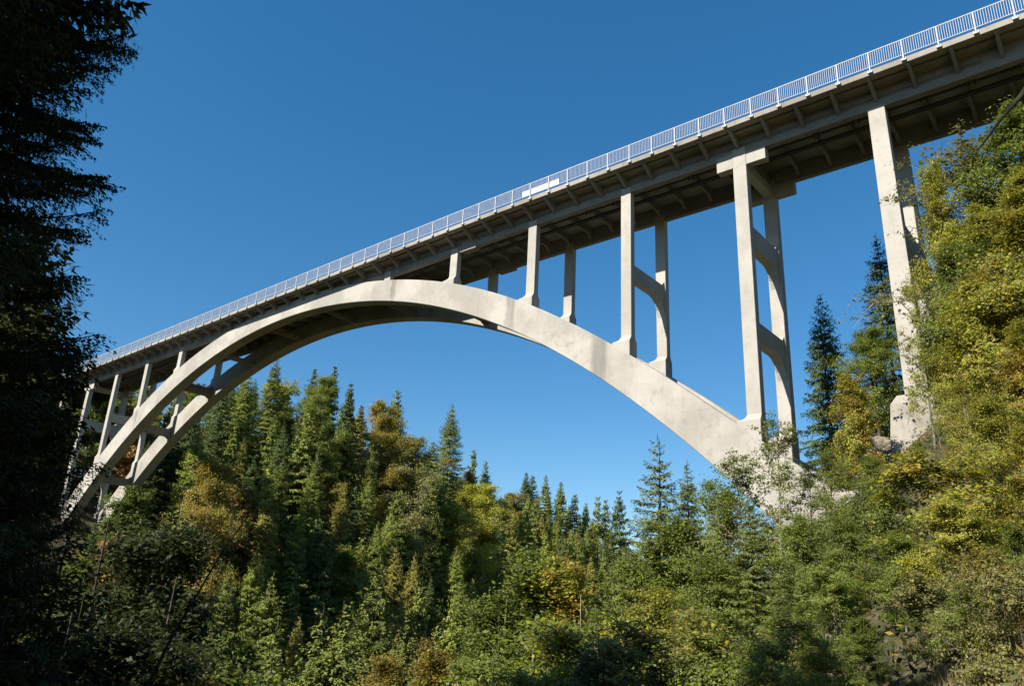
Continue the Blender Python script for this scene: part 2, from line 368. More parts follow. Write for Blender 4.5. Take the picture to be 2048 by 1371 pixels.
brace(10.5, .38, 25.6, 24.0); brace(10.5, .38, 17.5, 16.0)
for xl in (20.0, 30.0, -124.4, -134.9):
    for y0 in (0, W):
        g0 = G(xl, y0)
        if g0 < ZG-1: column(xl, 1.0, y0, .65, ZG+.1+dz(xl), False, g0-1.5)
    if xl < 0: brace(xl+.5, .36, 26.4, 25.1)
# foundations at both springings
for s, y0 in ((1, -.6), (1, 5.2), (-1, -.6), (-1, 5.2)):
    xf = XC + s*60.5
    MB().loft([[(xf-s*1.0, y0, 7.5), (xf+s*5.5, y0, 8.5), (xf+s*5.5, y0+2.1, 8.5), (xf-s*1.0, y0+2.1, 7.5)],
               [(xf-s*2.6, y0-.4, -6), (xf+s*8, y0-.4, -6), (xf+s*8, y0+2.5, -6), (xf-s*2.6, y0+2.5, -6)]]).build('foundation', M_RIB, bridge)
# abutment at the right and left end
MB().box(40, 60, -1.2, 7.6, 22, ZB-.02).build('abutment', M_RIB, bridge)
MB().box(-165, -146, -1.2, 7.6, 15, ZB-2.2).build('abutment', M_RIB, bridge)
# pipes under the deck
for (y, z, r) in ((1.25, ZB-1.12, .08), (2.3, ZB-1.15, .13), (2.75, ZB-1.05, .05), (1.55, ZB-.98, .04)):
    MB().tube([(x, y, z+dz(x)) for x in XS], r, 8).build('pipe', M_PIPE, bridge, True)
strip(-.02, .05, ZB-.62, ZB-.55, [x for x in XS if -46 < x < 17]).build('conduit', M_SOF, bridge)
strip(-.0, .05, ZB-.75, ZB-.70, [x for x in XS if -46 < x < 17]).build('conduit', M_SOF, bridge)
hang = MB().box(-.05, .05, .84, .93, ZB-1.62, ZB-.1).box(.30, .40, .84, .93, ZB-1.62, ZB-.1).box(-.12, .46, .82, 1.25, ZB-1.27, ZB-1.2).mesh('pipe_hanger', M_PIPE)
for a, b in zip(knots[:-1], knots[1:]):
    if a < 35 and b > -120:
        for f in (.5, .22): x = a+(b-a)*f; link('pipe_hanger', hang, bridge).location = (x+.4, 0, dz(x))
# railing along the near edge
railing = empty('railing'); railing.parent = bridge
YR = YE-.06
strip(YR-.03, YR+.03, ZF+1.33, ZF+1.39).build('top_rail', M_RAIL, railing)
strip(YR-.02, YR+.02, ZF+.15, ZF+.19).build('bottom_rail', M_RAIL, railing)
post = MB().box(-.04, .04, YR-.07, YR+.0, ZF-.28, ZF+1.36).box(-.15, .15, YR-.085, YR+.058, ZF-.30, ZF-.20).box(-.15, -.09, YR-.08, YR+.05, ZF-.30, ZF-.10).box(.09, .15, YR-.08, YR+.05, ZF-.30, ZF-.10).mesh('rail_post', M_RAIL)
PP = 2.085; npan = 88
px = [41.9 - PP*i for i in range(npan)]
for x in px: link('rail_post', post, railing).location = (x+.12, 0, dz(x))
pm = MB()
for k in range(1, 15): pm.box(k*PP/15-.013, k*PP/15+.013, YR-.012, YR+.012, ZF+.17, ZF+1.35)
pm = pm.mesh('baluster_panel', M_RAIL)
for x in px[1:]: link('baluster_panel', pm, railing).location = (x+.12, 0, dz(x)-.004)
# white banner tied low on the railing
ban = MB().box(-19.4, -15.3, YR+.03, YR+.05, ZF+.20, ZF+.78).build('banner', M_WHITE)
tag(ban, 'long low white banner tied behind the balusters of the bridge railing', 'banner')
m = MB()
random.seed(4)
for i in range(16): x = -17.2+i*.08; m.box(x, x+.05, YR+.022, YR+.028, ZF+.52, ZF+.52+random.choice((.05, .08)))
m.build('faint_lettering', M_INK, ban)

# ------------------------------------------------------------------ trees: foliage builders
def unit(a): return a/np.maximum(np.linalg.norm(a, axis=-1, keepdims=True), 1e-9)
def kites(cen, ax, side, ln, wd):
    """diamond shaped leaves: centre, axis, side (unit), half length, half width"""
    ln = np.asarray(ln)[:, None]; wd = np.asarray(wd)[:, None]
    P = np.stack([cen-ax*ln, cen+side*wd-ax*ln*.15, cen+ax*ln, cen-side*wd-ax*ln*.15], 1)
    V = P.reshape(-1, 3); F = np.arange(len(V)).reshape(-1, 4); return V, F
def wood(paths, mat, name, k0=6):
    V = []; F = []; n = 0
    for pts, rads in paths:
        pts = np.asarray(pts); k = k0 if rads[0] > .05 else 3
        d = unit(np.gradient(pts, axis=0)); ref = np.array([.3, .9, .1]) if abs(d[0][2]) > .8 else np.array([0, 0, 1.])
        a = unit(np.cross(d, ref)); b = np.cross(d, a); t = np.arange(k)*2*np.pi/k
        ring = pts[:, None]+(a[:, None]*np.cos(t)[None, :, None]+b[:, None]*np.sin(t)[None, :, None])*np.asarray(rads)[:, None, None]
        m = len(pts); V.append(ring.reshape(-1, 3))
        i, j = np.meshgrid(np.arange(m-1), np.arange(k), indexing='ij'); j2 = (j+1) % k
        F.append(np.stack([i*k+j, i*k+j2, (i+1)*k+j2, (i+1)*k+j], -1).reshape(-1, 4)+n); n += m*k
    return np_mesh(name, np.concatenate(V), np.concatenate(F), mat, smooth=True)
def spruce_proto(seed, H=20., rad=3.4, base=.06, step=.42, ds=.3, hang=.35, sparse=0., fine=False, taper=.85, clump=1.0, seg=.16, jit_z=.3, nbr=5, zone=None):
    rs = np.random.RandomState(seed); paths = [(np.stack([np.linspace(0, .15, 8)*rs.randn(), np.linspace(0, .15, 8)*rs.randn(), np.linspace(0, H, 8)], 1), np.linspace(H*.011, .015, 8))]
    cen = []; ax = []; sd = []; ln = []; wd = []
    z = H*base
    seg0, ds0 = seg, ds
    while z < H*.985:
        if zone: seg, ds = (seg0, ds0) if zone[0] < z < zone[1] else (.14, .2)
        t = z/H; L0 = rad*min(1, (1-t)**taper*1.05)*(.55+.45*min(1, (t-base)*9+.3)) + .12
        nb = rs.randint(nbr-1, nbr+2) if t < .9 else 4; a0 = rs.rand()*6.28
        for b in range(nb):
            if rs.rand() < sparse: continue
            az = a0+b*6.283/nb+rs.randn()*.25; L = L0*(.68+.5*rs.rand()); zz = z+rs.randn()*step*jit_z
            up = .62*t-.10+rs.randn()*.06; dr = .42*(1-t)+.14; n = max(3, int(L/ds)+1); s = np.linspace(.12, 1, n)
            hd = np.array([math.cos(az), math.sin(az), 0]); sdv = np.array([-hd[1], hd[0], 0])
            r = s*L; zc = zz+L*(up*s-dr*s**2+.22*s**4)
            pts = hd[None]*r[:, None]; pts[:, 2] = zc
            if L > .6: paths.append((np.vstack([[0, 0, zz], pts]), np.linspace(.012+.012*L, .006, n+1)))
            for sgn in (-1, 1):
                keep = rs.rand(n) > .08; p = pts[keep]; ss = s[keep]; m = len(p)
                if m == 0: continue
                tl = np.minimum((.70*L*(1.08-ss)+.18)*(1 if seg > .08 else .8), 1.35 if seg > .12 else .62)*(.6+.6*rs.rand(m))*(1-.6*max(0, t-.8)/.2)
                ang = np.radians(48+16*rs.randn(m)); dv = hd[None]*np.cos(ang)[:, None]+sgn*sdv[None]*np.sin(ang)[:, None]
                dv[:, 2] -= (.12+hang*.9*rs.rand(m)); dv = unit(dv)
                step2 = seg if fine else .30
                K = max(1, int((1.15 if seg > .08 else .62)/step2))
                for k in range(K):
                    f = (k+.5)*step2; ok = f < tl+step2*.4
                    if not ok.any(): continue
                    c = p[ok]+dv[ok]*f; c[:, 2] -= .25*f*f*(1-t); q = len(c)
                    c = c+rs.randn(q, 3)*(.03 if seg > .08 else .012)
                    jit = unit(dv[ok]+rs.randn(q, 3)*(.28 if seg > .06 else .2)); sv = unit(np.cross(jit, (hd*.75+np.array([0, 0, .75]))[None]+rs.randn(q, 3)*.3))
                    cen.append(c); ax.append(jit); sd.append(sv); ln.append(step2*(.62+.25*rs.rand(q))); wd.append((seg*.46 if fine else .13*clump)*(.7+.6*rs.rand(q)))
                    if hang > .1:                  # hanging side twigs
                        hh = rs.rand(q) < (.9 if hang > .3 else .4); c2 = c[hh].copy(); q2 = len(c2)
                        if q2:
                            hl = (.10+.24*rs.rand(q2)*(hang/.35)) if not fine else (seg*(.6+.7*rs.rand(q2))); c2[:, 2] -= hl*.8
                            dn = unit(np.array([0, 0, -1.])[None]+rs.randn(q2, 3)*.22) if not fine else unit(dv[ok][hh]*.7+np.array([0, 0, -.55])[None]+rs.randn(q2, 3)*.5); sv = unit(np.cross(dn, (hd+np.array([0, 0, .25]))[None]+rs.randn(q2, 3)*.35))
                            cen.append(c2); ax.append(dn); sd.append(sv); ln.append(hl); wd.append((seg*.26 if fine else .10*clump)*(.7+.6*rs.rand(q2)))
            # tip
            cen.append(pts[-1:]+hd*.08); ax.append(unit(hd[None]+np.array([[0, 0, .1]]))); sd.append(sdv[None]); ln.append(np.array([seg if fine else .16])); wd.append(np.array([seg*.25 if fine else .05]))
        z += step*(.75+.5*rs.rand())*(1-.35*t)
    top = np.array([[0, 0, H+.1]]); cen.append(top); ax.append(np.array([[0, 0, 1.]])); sd.append(np.array([[1., 0, 0]])); ln.append([.3]); wd.append([.03])
    cen = np.concatenate(cen); V, F = kites(cen, np.concatenate(ax), np.concatenate(sd), np.concatenate(ln), np.concatenate(wd))
    crown = np_mesh('crown', V, F, M_NEEDLE, rs.rand(len(F)))
    return dict(crown=crown, trunk=wood(paths, M_SBARK, 'trunk'), H=H, n=len(F))
def broad_proto(seed, H=14., rx=4.2, z0=.28, limbs=22, subs=8, cl=5, nl=14, size=.13, spread=.34, flat=.55, barkm=None, stems=1, wide=.62, lean=0., asc=.25):
    rs = np.random.RandomState(seed); paths = []; centers = []
    for st in range(stems):
        a = rs.rand()*6.28; off = np.array([math.cos(a), math.sin(a), 0])*(0 if stems == 1 else .25); top = off*(rx*.35/.25 if stems > 1 else 0)*rs.rand()
        n = 9; t = np.linspace(0, 1, n); c = off[None]*(1-t)[:, None]+top[None]*(t**1.3)[:, None]
        c[:, 0] += np.sin(t*4+rs.rand()*6)*.04*H*t*.6 + lean*t*H; c[:, 1] += np.cos(t*3.3+rs.rand()*6)*.035*H*t*.6; c[:, 2] = t*H*(.93 if st == 0 else .75+.15*rs.rand())
        r0 = H*.0125/math.sqrt(stems); paths.append((c, r0*(1-t)**.9+.012))
        for li in range(max(3, limbs//stems)):
            f = z0+(.97-z0)*((li+rs.rand())/max(3, limbs//stems)); i = f*(n-1); i0 = int(i); p0 = c[i0]*(1-i+i0)+c[min(i0+1, n-1)]*(i-i0)
            az = rs.rand()*6.283 if li % 2 else li*2.4; g = (f-z0)/(1-z0)
            prof = math.sin(math.pi*min(1, (g*.80+.20)**.8)) ** wide; L = rx*prof*(.5+.8*rs.rand()**1.2)+.35
            el = asc+(1.2-asc)*g*.8+rs.randn()*.16; hd = np.array([math.cos(az)*math.cos(el), math.sin(az)*math.cos(el), math.sin(el)])
            m = 6; s = np.linspace(0, 1, m); pts = p0[None]+hd[None]*(s*L)[:, None]; pts[:, 2] += -.10*L*s**2+.05*L*np.sin(s*5+rs.rand()*6); pts[:, :2] += rs.randn(2)[None]*.10*L*(s**2)[:, None]
            paths.append((pts, np.linspace(r0*.42*(1-f*.5), .008, m)))
            for sb in range(subs):
                s0 = .25+.75*rs.rand(); j = s0*(m-1); j0 = min(int(j), m-2); q0 = pts[j0]*(1-j+j0)+pts[j0+1]*(j-j0)
                dv = unit(hd*.8+rs.randn(3)*np.array([.95, .95, .6])); l2 = L*.46*(1.15-s0*.6)*(.5+.8*rs.rand())+.3
                q1 = q0+dv*l2; q1[2] -= .06*l2; paths.append((np.stack([q0, (q0+q1)/2+rs.randn(3)*.04*l2, q1]), np.array([.016, .010, .005])*(1+L*.15)))
                for k in range(cl): centers.append(q0+(q1-q0)*(.25+.8*rs.rand())+rs.randn(3)*np.array([1, 1, .75])*.17*l2)
    centers = np.array(centers); q = len(centers)*nl
    cidx = np.repeat(np.arange(len(centers)), nl); sc1 = (.35+1.1*rs.rand(len(centers)))[cidx][:, None]
    cen = centers[cidx]+rs.randn(q, 3)*np.array([spread, spread, spread*flat])*sc1
    nrm = unit(np.array([0, 0, .55])[None]+rs.randn(q, 3)*.55+unit(cen-np.array([0, 0, H*.45])[None])*.9)
    axv = unit(np.cross(nrm, rs.randn(q, 3))); axv[:, 2] -= .25; axv = unit(axv); sdv = unit(np.cross(nrm, axv))
    sz = size*(.5+.75*rs.rand(q))*(.75+.5*rs.rand(len(centers)))[cidx]; V, F = kites(cen, axv, sdv, sz, sz*.62)
    rn = np.clip(rs.rand(len(centers))[cidx]*.6+rs.rand(q)*.4, 0, 1)
    crown = np_mesh('crown', V, F, M_LEAF, rn)
    return dict(crown=crown, trunk=wood(paths, barkm or M_BBARK, 'trunk'), H=H, n=len(F))

SP_FAR = [spruce_proto(11, 22, 4.7, hang=.34, ds=.34, step=1.0, clump=1.0, jit_z=.12, nbr=7), spruce_proto(12, 24, 4.3, hang=.42, ds=.34, step=1.1, clump=1.0, jit_z=.12, nbr=7), spruce_proto(13, 20, 5.0, hang=.3, ds=.34, step=1.0, sparse=.12, clump=1.0, jit_z=.15, nbr=7),
          spruce_proto(14, 24, 5.4, hang=.4, ds=.36, step=1.25, sparse=.15, clump=1.1, jit_z=.15, nbr=7), spruce_proto(15, 18, 3.7, hang=.2, ds=.3, step=.8, clump=.9, jit_z=.12, nbr=7)]
SP_PINE = spruce_proto(16, 22, 2.8, base=.55, hang=.3, ds=.4, step=.7, sparse=.2, clump=1.6, taper=.5)
SP_NEAR = [spruce_proto(21, 14, 3.1, hang=.08, ds=.17, step=.42, fine=True, taper=.95, sparse=.05), spruce_proto(22, 12, 2.6, hang=.12, ds=.17, step=.42, fine=True, sparse=.1)]
SP_DARK = [spruce_proto(31, 26, 3.2, base=.27, hang=.32, ds=.055, step=.33, fine=True, taper=.45, sparse=.04, seg=.042, nbr=6, zone=(7.5, 20.5))]
SP_FINE = [spruce_proto(35, 12, 3.1, hang=.2, ds=.14, step=.5, fine=True, seg=.08, jit_z=.15, nbr=6), spruce_proto(36, 13, 2.8, hang=.25, ds=.14, step=.55, fine=True, seg=.08, jit_z=.15, nbr=6, sparse=.06)]
SP_MID = [spruce_proto(33, 20, 4.4, hang=.25, ds=.18, step=.66, fine=True, seg=.125, jit_z=.15, nbr=6), spruce_proto(34, 22, 4.2, hang=.3, ds=.19, step=.72, fine=True, seg=.13, sparse=.08, jit_z=.15, nbr=6)]
print('NF', SP_DARK[0]['n'], SP_MID[0]['n'], SP_FAR[0]['n'])
SP_BLOCK = spruce_proto(32, 26, 4.2, base=.05, hang=.4, ds=.42, step=.5, clump=2.2)
BR_FAR = [broad_proto(41, 17, 5.2, limbs=34, subs=8, cl=5, nl=14, size=.19, spread=.40, z0=.15), broad_proto(42, 19, 4.6, limbs=34, subs=8, cl=5, nl=14, size=.18, spread=.38, z0=.2),
          broad_proto(43, 14, 5.2, limbs=32, subs=8, cl=5, nl=14, size=.19, spread=.40, z0=.12), broad_proto(44, 16, 4.2, limbs=30, subs=8, cl=5, nl=12, size=.18, spread=.36, wide=.9, z0=.2)]
BR_NEAR = [broad_proto(51, 12, 3.4, limbs=38, subs=9, cl=6, nl=20, size=.088, spread=.24, z0=.12), broad_proto(52, 10, 3.5, limbs=36, subs=9, cl=6, nl=20, size=.082, spread=.24, z0=.08, stems=3),
           broad_proto(53, 13, 2.8, limbs=38, subs=8, cl=5, nl=23, size=.085, spread=.23, z0=.2, barkm=M_PBARK)]
BR_ASH = broad_proto(54, 12, 3.0, limbs=24, subs=8, cl=4, nl=16, size=.078, spread=.22, z0=.2, barkm=M_PBARK, flat=.3)
BR_BIG = broad_proto(55, 18, 5.0, limbs=36, subs=11, cl=6, nl=28, size=.10, spread=.36, z0=.12)
BUSH = [broad_proto(61, 5, 2.6, limbs=26, subs=8, cl=5, nl=20, size=.075, spread=.2, z0=.05, stems=5, wide=.4), broad_proto(62, 6, 2.6, limbs=24, subs=8, cl=5, nl=24, size=.065, spread=.2, z0=.08, stems=4, wide=.5)]

BR_UP = [broad_proto(71, 9, 2.0, limbs=44, subs=8, cl=5, nl=22, size=.065, spread=.2, z0=.1, asc=.75), broad_proto(72, 10, 1.7, limbs=44, subs=7, cl=5, nl=22, size=.062, spread=.2, z0=.12, asc=.85, barkm=M_PBARK),
         broad_proto(73, 9, 2.3, limbs=44, subs=8, cl=5, nl=21, size=.062, spread=.22, z0=.08, asc=.65, stems=3, barkm=M_PBARK)]
BR_TALL = [broad_proto(81, 15, 2.7, limbs=64, subs=8, cl=5, nl=18, size=.082, spread=.24, z0=.1, asc=.65), broad_proto(82, 16, 2.4, limbs=64, subs=8, cl=5, nl=17, size=.08, spread=.24, z0=.14, asc=.75, barkm=M_PBARK)]
BR_THIN = [broad_proto(74, 12, 3.0, limbs=34, subs=7, cl=4, nl=17, size=.072, spread=.24, z0=.12, asc=.6), broad_proto(75, 12, 3.2, limbs=34, subs=7, cl=4, nl=17, size=.07, spread=.26, z0=.1, asc=.5, stems=2, barkm=M_PBARK)]
BR_SM = [broad_proto(63, 6, 2.2, limbs=24, subs=8, cl=5, nl=24, size=.068, spread=.2, z0=.08), broad_proto(64, 7, 2.0, limbs=24, subs=8, cl=5, nl=24, size=.065, spread=.2, z0=.12, stems=2)]

# ------------------------------------------------------------------ tree placement
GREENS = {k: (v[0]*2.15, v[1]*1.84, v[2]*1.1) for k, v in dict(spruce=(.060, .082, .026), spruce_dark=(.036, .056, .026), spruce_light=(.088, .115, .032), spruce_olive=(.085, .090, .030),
              green=(.070, .100, .024), deep=(.045, .068, .020), shade=(.018, .026, .010), lime=(.125, .145, .026), olive=(.105, .100, .028), gold=(.19, .15, .028), orange=(.125, .085, .028), brown=(.13, .08, .035), grey=(.085, .095, .045)).items()}  # shade: near-black green that paints shadow into the left edge trees
WORDS = dict(spruce='dark green', spruce_dark='blackish green', spruce_light='bright green', spruce_olive='olive green', green='green', deep='deep green', shade='dark green', lime='yellow green', olive='olive', gold='golden yellow', orange='orange brown', brown='brown', grey='grey green')
TREES = []
def plant(kind, proto, x, y, H, colour, turned=0.0, widen=1.0, rng=random, hero=None, lean=0.0):
    s = H/proto['H']; z = G(x, y)-.15
    t = empty(kind, (x, y, z), rng.random()*6.28); t.scale = (s*widen, s*widen, s)
    if lean: t.rotation_euler[0] = lean
    c = link('crown', proto['crown'], t); w = link('trunk', proto['trunk'], t)
    k = GREENS[colour]; v = (.85+.3*rng.random())*(1.3 if math.hypot(x-CAM[0], y-CAM[1]) > 95 and colour != 'orange' else 1.0); c.color = (k[0]*v, k[1]*v, k[2]*v, turned)  # distant crowns get a lighter colour to brighten the hillside
    TREES.append(dict(o=t, kind=kind, x=x, y=y, z=z, H=H, colour=colour, hero=hero, turned=turned, wid=H*.36*widen))
    return t
def at(u, v, d, ray=False):
    r = raydir(u, v); return CAM[0]+r[0]*d, CAM[1]+r[1]*d, r[2]*d
def hero(kind, proto, u, v, d, colour, turned=0.0, widen=1.0, label=None, hmax=99, lean=0.0):
    x, y, zt = at(u, v, d); H = zt-G(x, y)+.15
    if H < 1.5: H = 1.5
    if H > hmax: H = hmax
    if any(proto is q for q in BR_NEAR) and H > 12.5 and colour != 'shade': proto = BR_TALL[int(u) % 2]; widen *= 1.2
    if (any(proto is q for q in BR_NEAR) and H > 12.5) or (any(proto is q for q in BR_FAR) and H > 24): proto = BR_BIG
    elif any(proto is q for q in SP_MID) and d < 50: proto = SP_FINE[int(u) % 2]
    elif any(proto is q for q in BR_UP+BR_THIN) and H > 12: proto = BR_TALL[int(u) % 2]
    plant(kind, proto, x, y, H, colour, turned, widen, random, label, lean)
    if HDBG: print('HERO %s u%d v%d d%d -> (%.0f,%.0f) g %.1f H %.1f' % (kind, u, v, d, x, y, zt-H, H))
HDBG = False
random.seed(7)
S, B, U = 'spruce_tree', 'broadleaf_tree', 'shrub'
# --- skyline of the far hillside (named one by one)
hero(S, SP_MID[1], 556, 708, 168, 'spruce', widen=.95, label='tall broad spruce rising behind the arch soffit, its crown cut by the rib')
hero(S, SP_MID[0], 500, 740, 160, 'spruce_light', widen=1.1, label='light green spruce just below the arch rib, left of the tallest one')
hero(S, SP_FAR[4], 630, 738, 190, 'spruce_dark', label='small pointed spruce top peeping over the rounded crown on the skyline')
hero(B, BR_FAR[0], 655, 752, 172, 'green', .3, .85, label='big rounded tree with olive and rusty leaves on the hill skyline')
hero(S, SP_FAR[4], 671, 733, 185, 'spruce_dark', widen=.8, label='slender dark spruce spire standing up from the skyline right of the rusty crown')
hero(S, SP_FAR[1], 703, 762, 182, 'spruce_dark', widen=.9, label='dark spruce on the skyline one step below the slender spire')
hero(B, BR_FAR[2], 765, 800, 178, 'olive', .32, .8, label='round orange brown autumn tree beside a spruce at the hill shoulder')
hero(S, SP_FAR[0], 796, 778, 184, 'spruce', widen=.85, label='spruce at the shoulder of the hill behind the round orange tree')
hero(B, BR_FAR[3], 825, 870, 176, 'grey', .2, label='ragged grey green tree ending the steep shoulder of the hill')
hero(S, SP_MID[0], 905, 806, 225, 'spruce', widen=1.0, label='lone tall conical spruce standing clear above the falling ridge')
hero(S, SP_FAR[2], 868, 880, 215, 'spruce', widen=1.0, label='spruce at the left foot of the lone conical spruce')
hero(S, SP_PINE, 948, 898, 240, 'spruce', widen=.8, label='thin ragged conifer with a bare stem on the ridge')
hero(B, BR_FAR[3], 938, 935, 232, 'orange', .5, .7, label='small orange tree on the ridge beside the ragged conifer')
hero(S, SP_FAR[4], 972, 922, 245, 'spruce', label='little spruce on the ridge right of the small orange tree')
hero(B, BR_FAR[1], 962, 965, 200, 'lime', .18, 1.2, label='large yellow green tree on the slope under the ridge')
hero(B, BR_FAR[0], 900, 1010, 185, 'lime', .12, 1.1, label='wide yellow green tree below the lone conical spruce')
hero(S, SP_FAR[0], 1053, 943, 285, 'spruce_dark', label='dark spruce pair top at the middle of the ridge')
hero(S, SP_FAR[2], 1066, 948, 290, 'spruce_dark', label='right hand dark spruce of the pair on the middle of the ridge')
hero(B, BR_FAR[2], 1022, 985, 270, 'olive', .3, label='olive tree with rusty top below the middle of the ridge')
hero(S, SP_FAR[4], 1092, 950, 300, 'spruce', label='narrow spruce on the ridge right of the dark pair')
hero(S, SP_FAR[0], 1122, 962, 300, 'spruce', label='spruce on the ridge where it starts to drop towards the gap')
hero(S, SP_FAR[2], 1150, 985, 305, 'spruce_dark', label='dark spruce stepping down the ridge above the gap')
hero(S, SP_FAR[1], 1172, 1002, 310, 'spruce', label='last dense spruce before the row of thin stems')
hero(S, SP_PINE, 1196, 992, 320, 'spruce', widen=.8, label='left thin stemmed conifer silhouetted in the gap')
hero(S, SP_PINE, 1212, 998, 322, 'spruce', widen=.8, label='middle thin stemmed conifer silhouetted in the gap')
hero(S, SP_FAR[3], 1238, 980, 318, 'spruce_dark', widen=.9, label='full spruce silhouetted right of the thin stems in the gap')
# --- seen through and beside the left half of the arch
hero(B, BR_FAR[0], 432, 912, 122, 'olive', .4, .62, label='rusty olive tree just right of the left arch leg')
hero(S, SP_MID[1], 400, 850, 135, 'spruce_light', label='light green spruce right of the left arch leg, above the orange tree')
hero(B, BR_FAR[1], 380, 735, 175, 'olive', .3, 1.0, label='olive tree seen between the arch rib and the deck columns')
hero(B, BR_FAR[2], 250, 765, 190, 'green', .15, 1.1, label='green tree seen between the left columns under the deck')
hero(B, BR_FAR[0], 300, 770, 185, 'lime', .2, 1.0, label='yellow green tree seen between the left columns under the deck')
# --- hillside forest filled in by chance, nearest first
SKY = [(0, 770), (180, 770), (320, 775), (440, 745), (520, 735), (585, 760), (640, 770), (700, 790), (790, 830), (828, 905), (860, 915), (935, 950), (1000, 985), (1040, 975), (1120, 985), (1165, 1020), (1235, 1045), (1262, 1085), (1300, 1120), (1500, 1120)]
su, sv = zip(*SKY)
rng = random.Random(21); acc = [(t['x'], t['y']) for t in TREES]
cover = np.zeros((343, 512), bool)
cands = []
for k in range(9000):
    y = rng.uniform(-45, 350); l = rng.uniform(-2, 104); x = float(xa(y))-l
    p = project((x, y, G(x, y)+12))
    if p is None or not (-60 < p[0] < 1330): continue
    cands.append((math.hypot(x-CAM[0], y-CAM[1]), x, y))
cands.sort(); picked = []
for d, x, y in cands:
    s = max(5.0, .034*d) if d < 225 else .025*d
    if any((x-a)**2+(y-b)**2 < s*s for a, b in acc): continue
    H = rng.uniform(15, 25)*(.85 if d < 110 else 1); spr = rng.random() < (.72 if d < 330 else .85)
    if not spr: H *= .78
    g = G(x, y); pb = project((x, y, g))
    for it in range(8):
        pt = project((x, y, g+H))
        if pt[1] < np.interp(pt[0], su, sv)+6: H *= .88
        else: break
    if H < 7 or pt[1] < np.interp(pt[0], su, sv): continue
    if pt[1] > 1385 : continue
    if -118 < x < -60 and -3 < y < 10 and g+H > (rbot(x)-3 if -112 < x else 20): H = max(6, rbot(x)-3-g)
    if -117 < x and pt[0] < 480 and y < 4 and pt[1] < np.interp(pt[0], [150, 200, 230, 300, 480], [1005, 1010, 1045, 1010, 985]): continue
    # is any of it in sight past nearer trees?
    w = FPX*H*.2/d; u0, u1, v0, v1 = int((pt[0]-w)/4), int((pt[0]+w)/4), int(pt[1]/4), int(min(pb[1], 1371)/4)
    u0, u1, v0, v1 = max(u0, 0), min(u1, 511), max(v0, 0), min(v1, 342)
    if u1 <= u0 or v1 <= v0: continue
    free = 1-cover[v0:v1+1, u0:u1+1].mean()
    if free < .12: continue
    cover[v0+(v1-v0)//8:v1+1, u0+(u1-u0)//5:u1-(u1-u0)//5+1] = True
    acc.append((x, y)); picked.append((d, x, y, H, spr, pt))
for d, x, y, H, spr, pt in picked:
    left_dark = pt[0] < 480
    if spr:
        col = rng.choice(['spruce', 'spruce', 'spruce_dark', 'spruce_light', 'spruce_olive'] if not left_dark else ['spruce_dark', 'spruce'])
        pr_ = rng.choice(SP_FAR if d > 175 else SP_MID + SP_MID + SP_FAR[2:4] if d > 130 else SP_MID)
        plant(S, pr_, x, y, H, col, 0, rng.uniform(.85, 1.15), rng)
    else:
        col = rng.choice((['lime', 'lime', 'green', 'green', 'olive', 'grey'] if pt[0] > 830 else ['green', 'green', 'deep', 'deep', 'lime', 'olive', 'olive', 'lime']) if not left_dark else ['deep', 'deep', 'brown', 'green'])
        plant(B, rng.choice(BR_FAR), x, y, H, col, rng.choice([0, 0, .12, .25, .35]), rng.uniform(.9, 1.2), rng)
print('HILL TREES', len(picked), sorted(int(p[0]) for p in picked)[::12], len(cands))

